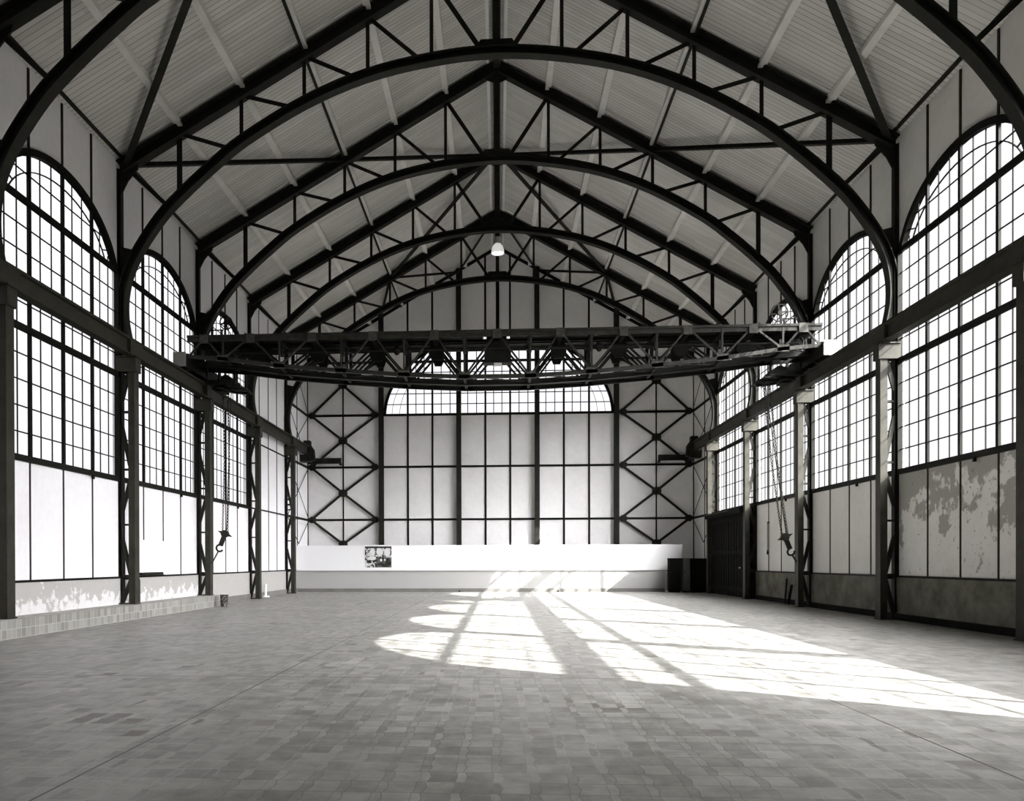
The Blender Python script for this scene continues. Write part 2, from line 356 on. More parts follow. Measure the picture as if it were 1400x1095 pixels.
# ------------------------------------------------------------------ wall framing and windows
wn = [0]
def side_bay_frame(side, wall, j, win):
    a, c = TY[j]+0.0, (TY[j+1] if j < 4 else YB)
    X = side*9.985
    if j == 4:
        for z in (H1, H3, H4): MB().box((side*9.93, a, z-.05), (side*10.0, c, z+.05)).obj('girt', FRAME, wall)
        MB().box((side*9.95, a+.05, H2-.03), (side*10.0, c, H2+.02)).obj('ledge', FRAME, wall)
        MB().box((side*9.97, (a+c)/2-.02, 0.9), (side*10.0, (a+c)/2+.02, WTOP)).obj('mullion', FRAME, wall)
        # thin crossed rods
        zs = [H2-.1, H1, H1+1.375, H3, H3+1.355, H4, H4+1.375, H6]
        mid = (a+c)/2; nodes_mid = [0.97+HZ-.06, 3.58+HZ, 6.33+HZ, 9.2+HZ]; nodes_e = [H1, H3, H4, H6]
        for zm in nodes_mid:
            for ze in nodes_e:
                if abs(ze-zm) < 1.6:
                    for ye in (a+.1, c-.06):
                        MB().bar((side*9.92, mid, zm), (side*9.92, ye, ze), 0.035, 0.02, (side,0,0)).obj('tie_rod', FRAME, wall)
        return
    mid = (a+c)/2
    ztop = WTOP-.05
    if not win:
        for z, h in ((H1, .03), (H3, .03)): MB().box((side*9.975, a, z-h), (side*10.0, c, z+h)).obj('girt', FRAME, wall)
        MB().box((side*9.94, a, H2-.03), (side*10.0, c, H2+.02)).obj('ledge', FRAME, wall)
        for k in (-1, 0, 1): MB().box((side*9.975, mid+k*P-.016, H2), (side*10.0, mid+k*P+.016, ztop)).obj('mullion', THIN, wall)
        return
    # solid panels below the sill and above the arch
    MB().box((side*9.94, a, H2-.03), (side*10.0, c, H2+.02)).obj('ledge', FRAME, wall)
    for k in (-1, 0, 1):
        u = k*P
        MB().box((side*9.98, mid+u-.020, H2), (side*10.0, mid+u+.020, H1)).obj('mullion', THIN, wall)
        MB().box((side*9.965, mid+u-.025, arch(u)), (side*10.0, mid+u+.025, ztop)).obj('mullion', THIN, wall)
    # the window itself
    wn[0] += 1
    r = bpy.data.objects.new('window_%d' % wn[0], None); C.objects.link(r); r.location = (side*10.0, mid, H1)
    struct(r); where = {-2: 'beside the viewpoint', -1: 'in the bay just out of frame', 0: 'in the nearest visible bay', 1: 'in the second visible bay', 2: 'in the third visible bay', 3: 'in the fourth visible bay, above the dark door'}[j]
    tag(r, 'tall arched steel window of the %s wall, %s' % ('left' if side < 0 else 'right', where), 'window')
    xi, xo = side*9.93, side*10.05
    fr = MB()
    for u in (-2.60, 2.60): fr.box((xi, mid+u-.04, H1), (xo, mid+u+.04, H4))
    pts = []
    for t in range(31):
        an = PI*(0.015+0.97*t/30); u = (AR-.09)*math.cos(an); z = CR+(BR-.09)*math.sin(an)
        if z >= H4-.1: pts.append((side*9.99, mid+u, z))
    fr.sweep(pts, 0.13, 0.15, (1,0,0)); fr.obj('arch_frame', FRAME, r)
    for z, hh in ((H1, .065), (H3, .07), (H4, .065)):
        MB().box((side*9.93, mid-2.66, z-hh), (side*10.01, mid+2.66, z+hh)).obj('transom', FRAME, r)
    for k in (-1, 0, 1):
        MB().box((side*9.955, mid+k*P-.045, H1), (side*10.01, mid+k*P+.045, arch(k*P)-.05)).obj('mullion', FRAME, r)
    uc = -.62 if side > 0 else 1.22
    MB().box((side*9.90, mid+uc-.035, H1-.15), (side*9.95, mid+uc+.035, H1-.05)).obj('catch', FRAME, r)
    g = MB(); t = 0.013; gx0, gx1 = side*9.99, side*10.01
    for k4 in range(4):
        e0 = -2.56 if k4 == 0 else (k4-2)*P; e1 = 2.56 if k4 == 3 else (k4-1)*P
        for q in (1, 2):
            u = e0+(e1-e0)*q/3; g.box((gx0, mid+u-t, H1), (gx1, mid+u+t, (arch(u)-.1) if abs(u) < 2.0 else (H4+.0 if abs(u) > 2.3 else arch(u)-.45)))
    for z in [H1+(H3-H1)*q/5 for q in range(1,5)] + [H3+(H4-H3)*q/5 for q in range(1,5)]:
        g.box((gx0, mid-2.56, z-t), (gx1, mid+2.56, z+t))
    g.box((gx0, mid-1.9, H4+.62-t), (gx1, mid+1.9, H4+.62+t))
    pts = []
    for q in range(25):
        an = PI*(0.10+0.80*q/24); u = (AR-.50)*math.cos(an); z = CR+(BR-.48)*math.sin(an)
        if z > H4: pts.append((side*10.0, mid+u, z))
    g.sweep(pts, 0.03, 0.022, (1,0,0))
    for sg in (-1, 1):
        for an in (0.28, 0.52):
            g.bar((side*10.0, mid+sg*(AR-.5)*math.cos(an), CR+(BR-.48)*math.sin(an)), (side*10.0, mid+sg*(AR-.1)*math.cos(an*.92), CR+(BR-.1)*math.sin(an*.92)), 0.03, 0.022, (1,0,0))
    g.obj('glazing_bars', FRAME, r)
    gl = MB(); xg = side*10.03
    ps = [(xg, mid-2.58, H1), (xg, mid+2.58, H1), (xg, mid+2.58, H4)]
    for q in range(25):
        u = 2.56*math.cos(PI*q/24); ps.append((xg, mid+u, arch(u)-.04))
    ps.append((xg, mid-2.58, H4))
    gl.add(ps, [tuple(range(len(ps)))])
    gl.obj('glass_pane', GLASS, r)
for j in range(-2, 5):
    side_bay_frame(-1, wl, j, j in WIN_L); side_bay_frame(1, wr, j, j in WIN_R)

# back wall framing
def bx(a, b_, name, m=FRAME, par=None): return MB().box(a, b_).obj(name, m, par if par else wb)
for x in (-4.69, -3.40, -0.64, 0.64, 3.40, 4.69):
    bx((x-.05, YB-.03, 0.9), (x+.05, YB, H4), 'mullion')
    bx((x-.05, YB-.03, archb(x)), (x+.05, YB, roof(x)-.02), 'mullion')
bx((-.09, YB-.06, archb(0)), (.09, YB, roof(0)-.1), 'mullion')
for sg in (-1, 1):
    bx((sg*8.1-.035, YB-.03, 0.9), (sg*8.1+.035, YB, roof(8.1)-.05), 'mullion')
    bx((sg*10-sg*.02-.02, YB-.05, 0), (sg*10-sg*.02+.02, YB, WTOP), 'corner_angle')
    MB().bar((0, YB-.03, roof(0)-.08), (sg*10, YB-.03, roof(10)-.08), 0.08, 0.16).obj('verge_girt', FRAME, wb)
for z in (H1, H3):
    bx((-10, YB-.05, z-.055), (10, YB, z+.055), 'girt')
for sg in (-1, 1):
    for z in (H4, H6): bx((sg*5.95, YB-.05, z-.06), (sg*10, YB, z+.06), 'girt')
POSTX = [-6.07, -2.02, 2.02, 6.07]
desc = ['left of the wide window', 'left of centre, rising through the wide window', 'right of centre, rising through the wide window', 'right of the wide window']
for x, d in zip(POSTX, desc):
    t_ = thing('wall_post', 'thick dark steel post up the end wall, %s' % d, 'post', (x, YB-.15, 0), 'steel posts of the end wall')
    MB().ibeam((x, YB-.14, 0), (x, YB-.14, roof(x)-.04), 0.25, 0.24, 0.025, (0,1,0)).obj('shaft', STEEL, t_)
    MB().box((x-.18, YB-.28, 0), (x+.18, YB-.02, 0.03)).obj('base_plate', STEEL, t_)
# crossed bracing in the outer bays of the end wall
def octo(x, y, z, r, th): return MB().prism([(x+r*1.15*math.cos(PI/8+k*PI/4), y, z+r*0.95*math.sin(PI/8+k*PI/4)) for k in range(8)], th, (0,1,0))
for sg, nm in ((-1, 'left'), (1, 'right')):
    t_ = thing('cross_bracing', 'zigzag dark steel bracing with gusset plates in the %s outer bay of the end wall' % nm, 'bracing', (sg*8.1, YB-.08, 0), 'wind bracing of the end wall')
    yb = YB-.12
    mids = [0.93+HZ, 3.60+HZ, 6.35+HZ, 9.25+HZ]; edges = [H1, H3, H4, H6]
    for zm in mids:
        octo(sg*8.1, yb+.02, zm, 0.22, 0.03).obj('gusset_plate', STEEL, t_)
        for ze in edges:
            if abs(ze-zm) < 1.6:
                for xe in (6.28, 9.78):
                    MB().bar((sg*8.1, yb, zm), (sg*xe, yb, ze), 0.125, 0.03, (0,1,0)).obj('diagonal_bar', STEEL, t_)
    for ze in edges:
        for xe in (6.42, 9.72): octo(sg*xe, yb+.02, ze, 0.19, 0.03).obj('gusset_plate', STEEL, t_)
# window in the end wall
wn[0] += 1
r = bpy.data.objects.new('window_%d' % wn[0], None); C.objects.link(r); r.location = (0, YB, H4); struct(r)
tag(r, 'wide arched steel window high in the end wall behind the crane', 'window')
pts = []
for t in range(49):
    an = PI*(0.002+0.996*t/48); pts.append(((AB-.07)*math.cos(an), YB+.0, CB+(BB-.07)*math.sin(an)))
MB().sweep([p for p in pts if p[2] > H4-.05], 0.12, 0.14, (0,1,0)).obj('arch_frame', FRAME, r)
for z in (H4, H6):
    w_ = 5.95 if z == H4 else (AB-.05)*math.sqrt(1-((z-CB)/BB)**2)
    MB().box((-w_, YB-.06, z-.06), (w_, YB+.03, z+.06)).obj('transom', FRAME, r)
for x in (-4.69, -3.40, -0.64, 0.64, 3.40, 4.69):
    MB().box((x-.05, YB-.05, H4), (x+.05, YB+.03, archb(x)-.03)).obj('mullion', FRAME, r)
g = MB(); xs = [-6.07, -4.69, -3.40, -2.02, -.64, .64, 2.02, 3.40, 4.69, 6.07]; t = 0.022
for i in range(1, 8):
    for q in (1, 2):
        x = xs[i]+(xs[i+1]-xs[i])*q/3; g.box((x-t, YB, H4), (x+t, YB+.02, archb(x)-.1))
for k in range(1, 8):
    z = H4+.55*k
    if z < CB+BB-.2 and abs(z-H6) > .1:
        w_ = (AB-.05)*math.sqrt(1-((z-CB)/BB)**2); g.box((-w_, YB, z-t), (w_, YB+.02, z+t))
for off in (.45, .85):
    for sg in (-1, 1):
        g.sweep([(sg*(AB-off)*math.cos(a_), YB+.01, CB+(BB-off*.7)*math.sin(a_)) for a_ in [0.02+0.75*q/14 for q in range(15)]], 0.02, 0.02, (0,1,0))
g.obj('glazing_bars', FRAME, r)
ps = [((AB-.03)*math.cos(PI*q/40), YB+.05, max(H4, CB+(BB-.03)*math.sin(PI*q/40))) for q in range(41)]
MB().add(ps, [tuple(range(41))]).obj('glass_pane', GLASS, r)

# skirting
struct(MB().box((-9.96, TY[2]+.45, 0), (-9.90, 38.45, .20)).obj('baseboard_left', SKIRT), 'grey skirting along the foot of the left wall', 'baseboard')
struct(MB().box((9.88, YF, 0), (9.96, 31.25, .16)).obj('baseboard_right', DARKWOOD), 'dark skirting along the foot of the right wall', 'baseboard')

# ------------------------------------------------------------------ roof: purlins, trusses, bracing
PX = [10*i/6 for i in range(0, 7)]
names = {1: 'next below the ridge', 2: 'second below the ridge', 3: 'dark, halfway down the slope', 4: 'second above the eaves', 5: 'lowest, just above the eaves'}
for sg, sn in ((-1, 'left'), (1, 'right')):
    for i in range(1, 6):
        x = sg*PX[i]; b = MB()
        b.bar((x, YF, roof(x)-.07), (x, YB, roof(x)-.07), 0.19, 0.13)
        if i == 3:
            t_ = thing('roof_purlin', 'long purlin under the %s roof slope, %s' % (sn, names[i]), 'purlin', (x, YF, roof(x)), 'roof purlins')
            b.obj('timber', PURLIN, t_)
            MB().ibeam((x+sg*.02, YF, roof(x)-.17), (x+sg*.02, YB, roof(x)-.17), 0.085, 0.12, 0.012).obj('steel_beam', STEEL, t_)
        else:
            tag(b.obj('roof_purlin', PURLIN), 'long pale painted purlin under the %s roof slope, %s' % (sn, names[i]), 'purlin', 'roof purlins')
    x = sg*9.86
    tag(MB().bar((x, YF, roof(x)-.06), (x, YB, roof(x)-.06), 0.06, 0.08).obj('eaves_beam', STEEL), 'thin dark beam where the %s roof slope meets the wall' % sn, 'beam', 'eaves beams')
tag(MB().ibeam((0, YF, roof(0)-.20), (0, YB, roof(0)-.20), 0.24, 0.36, 0.03).obj('ridge_beam', STEEL), 'dark steel beam running along the ridge of the roof', 'beam')

ARC = [(0,13.10),(1.7,12.96),(3.4,12.60),(5.0,11.97),(6.6,11.06),(7.5,10.36),(8.3,9.65),(8.85,9.08),(9.4,8.30),(9.72,7.65),(9.86,7.05),(9.87,6.45),(9.78,5.92)]
def arcz(x):
    x = abs(x)
    for (a, za), (c, zc) in zip(ARC, ARC[1:]):
        if a <= x <= c: return HZ+za+(zc-za)*(x-a)/(c-a)
    return HZ+ARC[-1][1]
def smooth_arc():
    P_ = [(-x, z) for x, z in reversed(ARC[1:])] + ARC; out = []
    for i in range(len(P_)-1):
        p0 = P_[max(i-1,0)]; p1 = P_[i]; p2 = P_[i+1]; p3 = P_[min(i+2, len(P_)-1)]
        for k in range(4):
            t = k/4; f = lambda a,b,c,d: 0.5*((2*b)+(-a+c)*t+(2*a-5*b+4*c-d)*t*t+(-a+3*b-3*c+d)*t**3)
            out.append((f(p0[0],p1[0],p2[0],p3[0]), f(p0[1],p1[1],p2[1],p3[1])))
    out.append(P_[-1]); return out
SA = smooth_arc()
def rz(x): return roof(x)-.27
tl = {-1: 'above the viewpoint', 0: 'nearest, cutting across the top corners', 1: 'second, its rib crossing the picture top', 2: 'third, just before the crane', 3: 'fourth, with the lamp at its crown', 4: 'farthest, just before the end wall'}
for i in range(-1, 5):
    Y = TY[i]
    t_ = thing('roof_truss', 'dark steel arched roof truss, %s' % tl[i], 'truss', (0, Y, roof(0)), 'arched roof trusses')
    for sg in (-1, 1):
        MB().ibeam((sg*.0, Y, rz(0)), (sg*9.92, Y, rz(9.92)), 0.28, 0.32, 0.03).obj('rafter', STEEL, t_)
    rib = MB()
    rib.sweep([(x, Y, z+HZ) for x, z in SA], 0.05, 0.15, (0,1,0))
    rib.sweep([(x, Y, z+HZ-.0) for x, z in [(px_, pz) for px_, pz in SA]], 0.05, 0.15, (0,1,0)) if False else None
    # flanges of the rib
    top = []; bot = []
    for k, (x, z) in enumerate(SA):
        x0, z0 = SA[max(k-1,0)]; x1, z1 = SA[min(k+1, len(SA)-1)]; L = math.hypot(x1-x0, z1-z0); nx, nz = -(z1-z0)/L, (x1-x0)/L
        top.append((x+nx*.10, Y, z+nz*.10+HZ)); bot.append((x-nx*.10, Y, z-nz*.10+HZ))
    rib.sweep(top, 0.26, 0.03, (0,1,0)); rib.sweep(bot, 0.26, 0.03, (0,1,0))
    rib.obj('arch_rib', STEEL, t_)
    xs_ = [8.33, 6.67, 5.0, 3.33, 1.67]
    for sg in (-1, 1):
        for k, x in enumerate(xs_):
            w_ = .14 if k == 0 else .095
            MB().angle((sg*x, Y, rz(x)), (sg*x, Y, arcz(x)), w_, 0.03, (0,1,0)).obj('vertical_strut', STEEL, t_)
            xn = xs_[k+1] if k < 4 else 0.12
            MB().angle((sg*x, Y, rz(x)-.05), (sg*(xn+.25 if k < 4 else .35), Y, arcz(xn+.25 if k < 4 else .35)+.02), 0.10 if k < 4 else 0.12, 0.03, (0,1,0)).obj('diagonal_strut', STEEL, t_)
        MB().angle((sg*9.75, Y, rz(9.75)-.1), (sg*8.60, Y, arcz(8.60)), 0.11, 0.03, (0,1,0)).obj('diagonal_strut', STEEL, t_)
        # knee gusset under the eaves and foot gusset of the rib
        MB().prism([(sg*9.95, Y, rz(9.9)+.12), (sg*9.35, Y, rz(9.35)+.1), (sg*9.45, Y, rz(9.5)-.28), (sg*9.72, Y, rz(9.8)-.42), (sg*9.92, Y, rz(9.9)-.75)], 0.04, (0,1,0)).obj('knee_plate', STEEL, t_)
        MB().prism([(sg*9.95, Y, 8.35+HZ), (sg*9.55, Y, 8.25+HZ), (sg*9.50, Y, 7.9+HZ), (sg*9.75, Y, 7.3+HZ), (sg*9.95, Y, 7.0+HZ)], 0.04, (0,1,0)).obj('foot_plate', STEEL, t_)
    MB().ibeam((0, Y, rz(0)), (0, Y, arcz(0)), 0.16, 0.16, 0.02, (0,1,0)).obj('king_post', STEEL, t_)
    MB().prism([(-.62, Y, arcz(0)+.02), (.62, Y, arcz(0)+.02), (.40, Y, arcz(0)+.32), (-.40, Y, arcz(0)+.32)], 0.04, (0,1,0)).obj('crown_plate', STEEL, t_)
    MB().prism([(-.45, Y, rz(.45)-.1), (0, Y, rz(0)-.55), (.45, Y, rz(.45)-.1), (0, Y, rz(0)+.1)], 0.04, (0,1,0)).obj('ridge_plate', STEEL, t_)

def rp(x, y, d=.30): return (x, y, roof(x)-d)
for sg, sn in ((-1, 'left'), (1, 'right')):
    for a, c, w_, d in ((rp(sg*5, TY[0]), rp(sg*9.8, TY[1]), .17, 'nearest truss to second truss'),
                    (rp(sg*9.8, TY[1]), rp(sg*5, TY[2]), .15, 'second truss to third truss'),
                    (rp(sg*5, TY[2]), rp(sg*.15, TY[3]), .15, 'third truss to fourth truss'),
                    (rp(sg*.15, TY[3]), rp(sg*5, TY[4]), .15, 'fourth truss to farthest truss'),
                    (rp(sg*5, TY[4]), rp(sg*2.02, YB-.3), .12, 'farthest truss to inner end post'),
                    (rp(sg*5, TY[4]), rp(sg*6.07, YB-.3), .12, 'farthest truss to outer end post'),
                    (rp(sg*.1, TY[4]), rp(sg*2.02, YB-.3), .10, 'farthest ridge to inner end post')):
        tag(MB().angle(a, c, w_, 0.035).obj('roof_brace', STEEL), 'dark bracing bar under the %s roof slope, %s' % (sn, d), 'brace', 'wind braces in the roof slopes')

# ------------------------------------------------------------------ lattice columns, crane runways
CURBZ = 0.37
dn = {-2: 'beside the viewpoint', -1: 'first from the viewpoint, out of frame', 0: 'second from the viewpoint, just outside the picture edge', 1: 'nearest fully visible one', 2: 'second visible one, holding the tether of a crane hook', 3: 'third visible one', 4: 'farthest, next to the corner'}
for sg, sn in ((-1, 'left'), (1, 'right')):
    for i in range(-2, 5):
        Y = TY[i]; zb = CURBZ if (sg < 0 and i <= 2) else 0.0
        t_ = thing('lattice_column', 'dark steel lattice column on the %s wall, %s' % (sn, dn[i]), 'column', (sg*9.8, Y, zb), 'lattice columns')
        X = lambda x: sg*x
        zc = 5.42+HZ
        MB().ibeam((X(9.95), Y, zb+.01), (X(9.95), Y, rz(9.95)-.0), 0.15, 0.13, 0.02, (1,0,0)).obj('wall_post', STEEL, t_)
        b = MB(); b.box((X(9.52), Y-.13, zb+.01), (X(9.545), Y+.13, zc-.06)); b.box((X(9.545), Y-.115, zb+.01), (X(9.70), Y-.095, zc-.06)); b.box((X(9.545), Y+.095, zb+.01), (X(9.70), Y+.115, zc-.06))
        b.obj('inner_post', COLUMN, t_)
        b = MB(); b.box((X(9.47), Y-.16, zc-.40), (X(10.0), Y-.13, zc-.03)); b.box((X(9.47), Y+.13, zc-.40), (X(10.0), Y+.16, zc-.03)); b.box((X(9.42), Y-.20, zc-.03), (X(10.0), Y+.20, zc)); b.box((X(9.47), Y-.13, zc-.4), (X(9.50), Y+.13, zc-.03))
        b.obj('bracket_head', COLUMN, t_)
        zz = [5.05, 4.25, 3.6, 2.50, 2.15, 1.35, 0.60, -0.30]
        segs = [((9.70, 5.05), (9.90, 4.25)), ((9.90, 3.60), (9.68, 2.55)), ((9.68, 2.15), (9.90, 1.35)), ((9.90, 0.62), (9.68, -0.30)), ((9.68, -0.48), (9.90, -1.05 if zb else -1.38))]
        for (xa, za), (xc, zc_) in segs:
            MB().bar((X(xa), Y-.04, za+HZ), (X(xc), Y-.04, zc_+HZ), 0.10, 0.06, (0,1,0)).obj('diagonal_lacing', STEEL, t_)
        for z, h_ in ((3.98, .05), (2.46, .05), (1.00, .05), (-0.39, .13)):
            MB().box((X(9.70), Y-.06, z+HZ-h_/2), (X(9.93), Y+.06, z+HZ+h_/2)).obj('strut', STEEL, t_)
        if i == 4:
            for z in (2.95, 2.7): MB().box((X(9.70), Y-.03, z+HZ-.04), (X(9.93), Y+.03, z+HZ+.04)).obj('strut', STEEL, t_)
        b = MB(); b.box((X(9.50), Y-.16, zb), (X(9.955), Y+.16, zb+.03)); b.obj('base_plate', COLUMN, t_)
    t_ = thing('crane_runway_beam', 'long dark steel crane rail beam along the %s wall on top of the lattice columns' % sn, 'beam', (sg*9.62, YF, 5.42+HZ), 'crane runway beams')
    b = MB(); zb0, zt = 5.42+HZ, 5.84+HZ
    b.ibeam((sg*9.62, YF+.02, (zb0+zt)/2), (sg*9.62, 39.7, (zb0+zt)/2), 0.24, zt-zb0, 0.03); b.obj('girder', COLUMN, t_)
    MB().box((sg*9.59, YF+.02, zt), (sg*9.65, 39.7, zt+.08)).obj('rail', STEEL, t_)
    for i in range(-1, 5):
        MB().box((sg*9.505, TY[i]-.35, zb0+.04), (sg*9.60, TY[i]+.35, zt-.04)).obj('splice_plate', COLUMN, t_)
    b = MB(); b.box((sg*9.45, 39.35, zb0-.35), (sg*9.95, 39.85, zb0)); b.box((sg*9.48, 39.4, zb0), (sg*9.80, 39.8, zt+.30)); b.prism([(sg*9.45, 39.6, zb0-.3), (sg*9.25, 39.6, zb0-.25), (sg*9.3, 39.6, zt-.15), (sg*9.48, 39.6, zt+.1)], 0.3, (0,1,0))
    b.obj('end_stop', STEEL, t_)
    t2 = thing('wall_bracket', 'short dark channel beam fixed across the end wall in the %s corner' % sn, 'bracket', (sg*9.1, YB-.2, 5.2+HZ), 'wall brackets')
    MB().ibeam((sg*9.92, YB-.22, 5.28+HZ), (sg*8.16, YB-.22, 5.28+HZ), 0.16, 0.28, 0.03).obj('channel', STEEL, t2)
    MB().box((sg*8.16, YB-.24, 5.05+HZ), (sg*8.26, YB-.05, 5.14+HZ)).obj('cleat', STEEL, t2)

# ------------------------------------------------------------------ overhead travelling crane
K = 1.058
cr = thing('overhead_crane', 'black riveted lattice travelling crane spanning the hall on the side rails', 'crane', (0, 24.5, 5.92+HZ))
topX = [0, 1.78, 3.54, 5.30, 7.09, 8.44]; botX = [0.93, 2.65, 4.46, 6.25, 7.90]; botZ = [5.24, 5.33, 5.475, 5.64, 5.865]
topX = [x*K for x in topX]; botX = [x*K for x in botX]; botZ = [z*K+HZ for z in botZ]; ZT = 6.50*K+HZ
EX = 8.95*K; EZ = 5.95*K+HZ
def girder(Y, name, label, cw, dw, double, gus, gm, main):
    CR_ = CRANE if main else CRANE_L
    bm_ = MB(); th = .06 if main else .035; bm_.box((-EX, Y-cw/2, ZT+.06-2*th), (EX, Y+cw/2, ZT+.06)); bm_.box((-EX, Y-.015, ZT-.14), (EX, Y+.015, ZT))
    g = bm_.obj(name, CR_, cr); g['label'] = label
    pts = [(-EX, EZ)] + [(-x, z) for x, z in zip(reversed(botX), reversed(botZ))] + list(zip(botX, botZ)) + [(EX, EZ)]
    bb = MB()
    for (xa, za), (xb, zb_) in zip(pts, pts[1:]): bb.bar((xa, Y, za), (xb, Y, zb_), cw, 0.11 if not main else 0.16)
    bb.obj('bottom_chord', CR_, g)
    for sg in (-1, 1):
        tops = [topX[0]] + topX[1:]
        for k in range(5):
            xb, zb_ = botX[k], botZ[k]
            MB().bar((sg*xb, Y, zb_), (sg*xb, Y, ZT), dw, 0.05, (0,1,0)).obj('vertical', CR_, g)
            for xt in (topX[k], topX[k+1]):
                d = MB()
                if double:
                    for o_ in (-.085, .085): d.bar((sg*xt+o_, Y, ZT-.1), (sg*xb+o_, Y, zb_+.05), 0.055, 0.06, (0,1,0))
                else: d.bar((sg*xt, Y, ZT), (sg*xb, Y, zb_), dw, 0.05, (0,1,0))
                d.obj('diagonal', CR_, g)
            MB().prism([(sg*xb-gus, Y-.035, zb_-.08), (sg*xb+gus, Y-.035, zb_-.08), (sg*xb+gus, Y-.035, zb_+gus*.7), (sg*xb-gus, Y-.035, zb_+gus*.7)], 0.03, (0,1,0)).obj('gusset_plate', gm, g)
        MB().bar((sg*topX[5], Y, ZT), (sg*(EX-.05), Y, EZ), dw, 0.05, (0,1,0)).obj('diagonal', CR_, g)
    for x in [0] + [s_*t for t in topX[1:] for s_ in (-1, 1)]:
        q = gus
        if main: MB().prism([(x-q*.6, Y-.035, ZT), (x+q*.6, Y-.035, ZT), (x+q*.95, Y-.035, ZT-.42), (x+q*.55, Y-.035, ZT-.62), (x-q*.55, Y-.035, ZT-.62), (x-q*.95, Y-.035, ZT-.42)], 0.03, (0,1,0)).obj('gusset_plate', gm, g)
        else: MB().box((x-q*.75, Y-.06, ZT-.20), (x+q*.75, Y-.03, ZT+.07)).obj('gusset_plate', gm, g)
    return g
girder(23.70, 'outer_girder', 'light lattice girder on the near side of the crane', 0.10, 0.052, False, 0.17, GUSSET, False)
girder(24.55, 'main_girder', 'heavy lattice girder with a thick bowed bottom chord', 0.20, 0.11, True, 0.26, CRANE, True)
girder(25.30, 'inner_girder', 'lattice girder on the far side of the crane', 0.10, 0.10, True, 0.20, CRANE, True)
b = MB()
for ya, yb_ in ((23.75, 24.30), (24.40, 25.28)): b.box((-EX, ya, ZT-.06), (EX, yb_, ZT-.02))
b.box((-EX, 25.22, ZT-.16), (EX, 25.28, ZT)); b.box((-EX, 24.30, ZT-.14), (EX, 24.34, ZT))
for x in [s_*t for t in topX+botX for s_ in (-1, 1)]: b.box((x-.06, 23.7, ZT-.20), (x+.06, 25.3, ZT-.06))
b.obj('walkway', CRANE, cr)
b = MB()
for k in range(len(botX)):
    for sg in (-1, 1):
        b.box((sg*botX[k]-.04, 23.7, botZ[k]-.04), (sg*botX[k]+.04, 25.3, botZ[k]+.02))
        xn, zn = (botX[k+1], botZ[k+1]) if k < 4 else (EX, EZ)
        b.bar((sg*botX[k], 23.72, botZ[k]+.02), (sg*xn, 24.5, zn), 0.07, 0.02)
        b.bar((sg*botX[k], 24.6, botZ[k]+.02), (sg*xn, 25.28, zn), 0.06, 0.02)
b.bar((-botX[0], 23.72, botZ[0]+.02), (botX[0], 24.5, botZ[0]), 0.07, 0.02)
b.obj('bottom_bracing', CRANE, cr)
b = MB().cyl((-8.9, 23.95, 6.09*K+HZ), (8.9, 23.95, 6.09*K+HZ), 0.035, 10)
for x in [s_*t for t in botX for s_ in (-1, 1)]:
    b.box((x-.05, 23.85, 6.09*K+HZ-.12), (x+.05, 24.05, 6.09*K+HZ+.10))
for x in (-3.05, 3.05): b.lathe([(0,-.16),(.05,-.14),(.15,0),(.05,.14),(0,.16)], (x, 23.95, 6.09*K+HZ), 12)
b.obj('line_shaft', CRANE, cr)
b = MB().box((-.32, 24.0, 6.75+HZ-.40), (.36, 24.5, 6.75+HZ)); b.box((-.36, 23.98, 6.08+HZ), (.38, 24.45, 6.38+HZ)); b.box((-.42, 24.0, 6.04+HZ), (.44, 24.4, 6.10+HZ)); b.cyl((-.3,24.2,6.5+HZ), (.3,24.2,6.5+HZ), .22)
b.obj('gearbox', CRANE, cr)
MB().box((-.10, 24.05, 5.97+HZ), (.14, 24.2, 6.05+HZ)).obj('drip_tray', PURLIN, cr)
for x in (-.29*K*1.2, .26*K*1.2): MB().lathe([(0,0),(.05,.01),(.05,.05),(0,.06)], (x, 23.6, ZT-.24), 12).obj('indicator_lamp', LAMPM, cr)
def wheel(c, r, axis, par, nm, m, spokes=4, tr=.02, a0=0.6):
    b = MB().ring(c, r, axis, tr); ax = Vector(axis).normalized(); a = ax.orthogonal().normalized(); q = ax.cross(a)
    for k in range(spokes):
        an = a0+2*PI*k/spokes; b.bar(Vector(c), Vector(c)+(a*math.cos(an)+q*math.sin(an))*r, .045, .03, axis)
    b.cyl(Vector(c)-ax*.06, Vector(c)+ax*.06, .07, 14); return b.obj(nm, m, par, True)
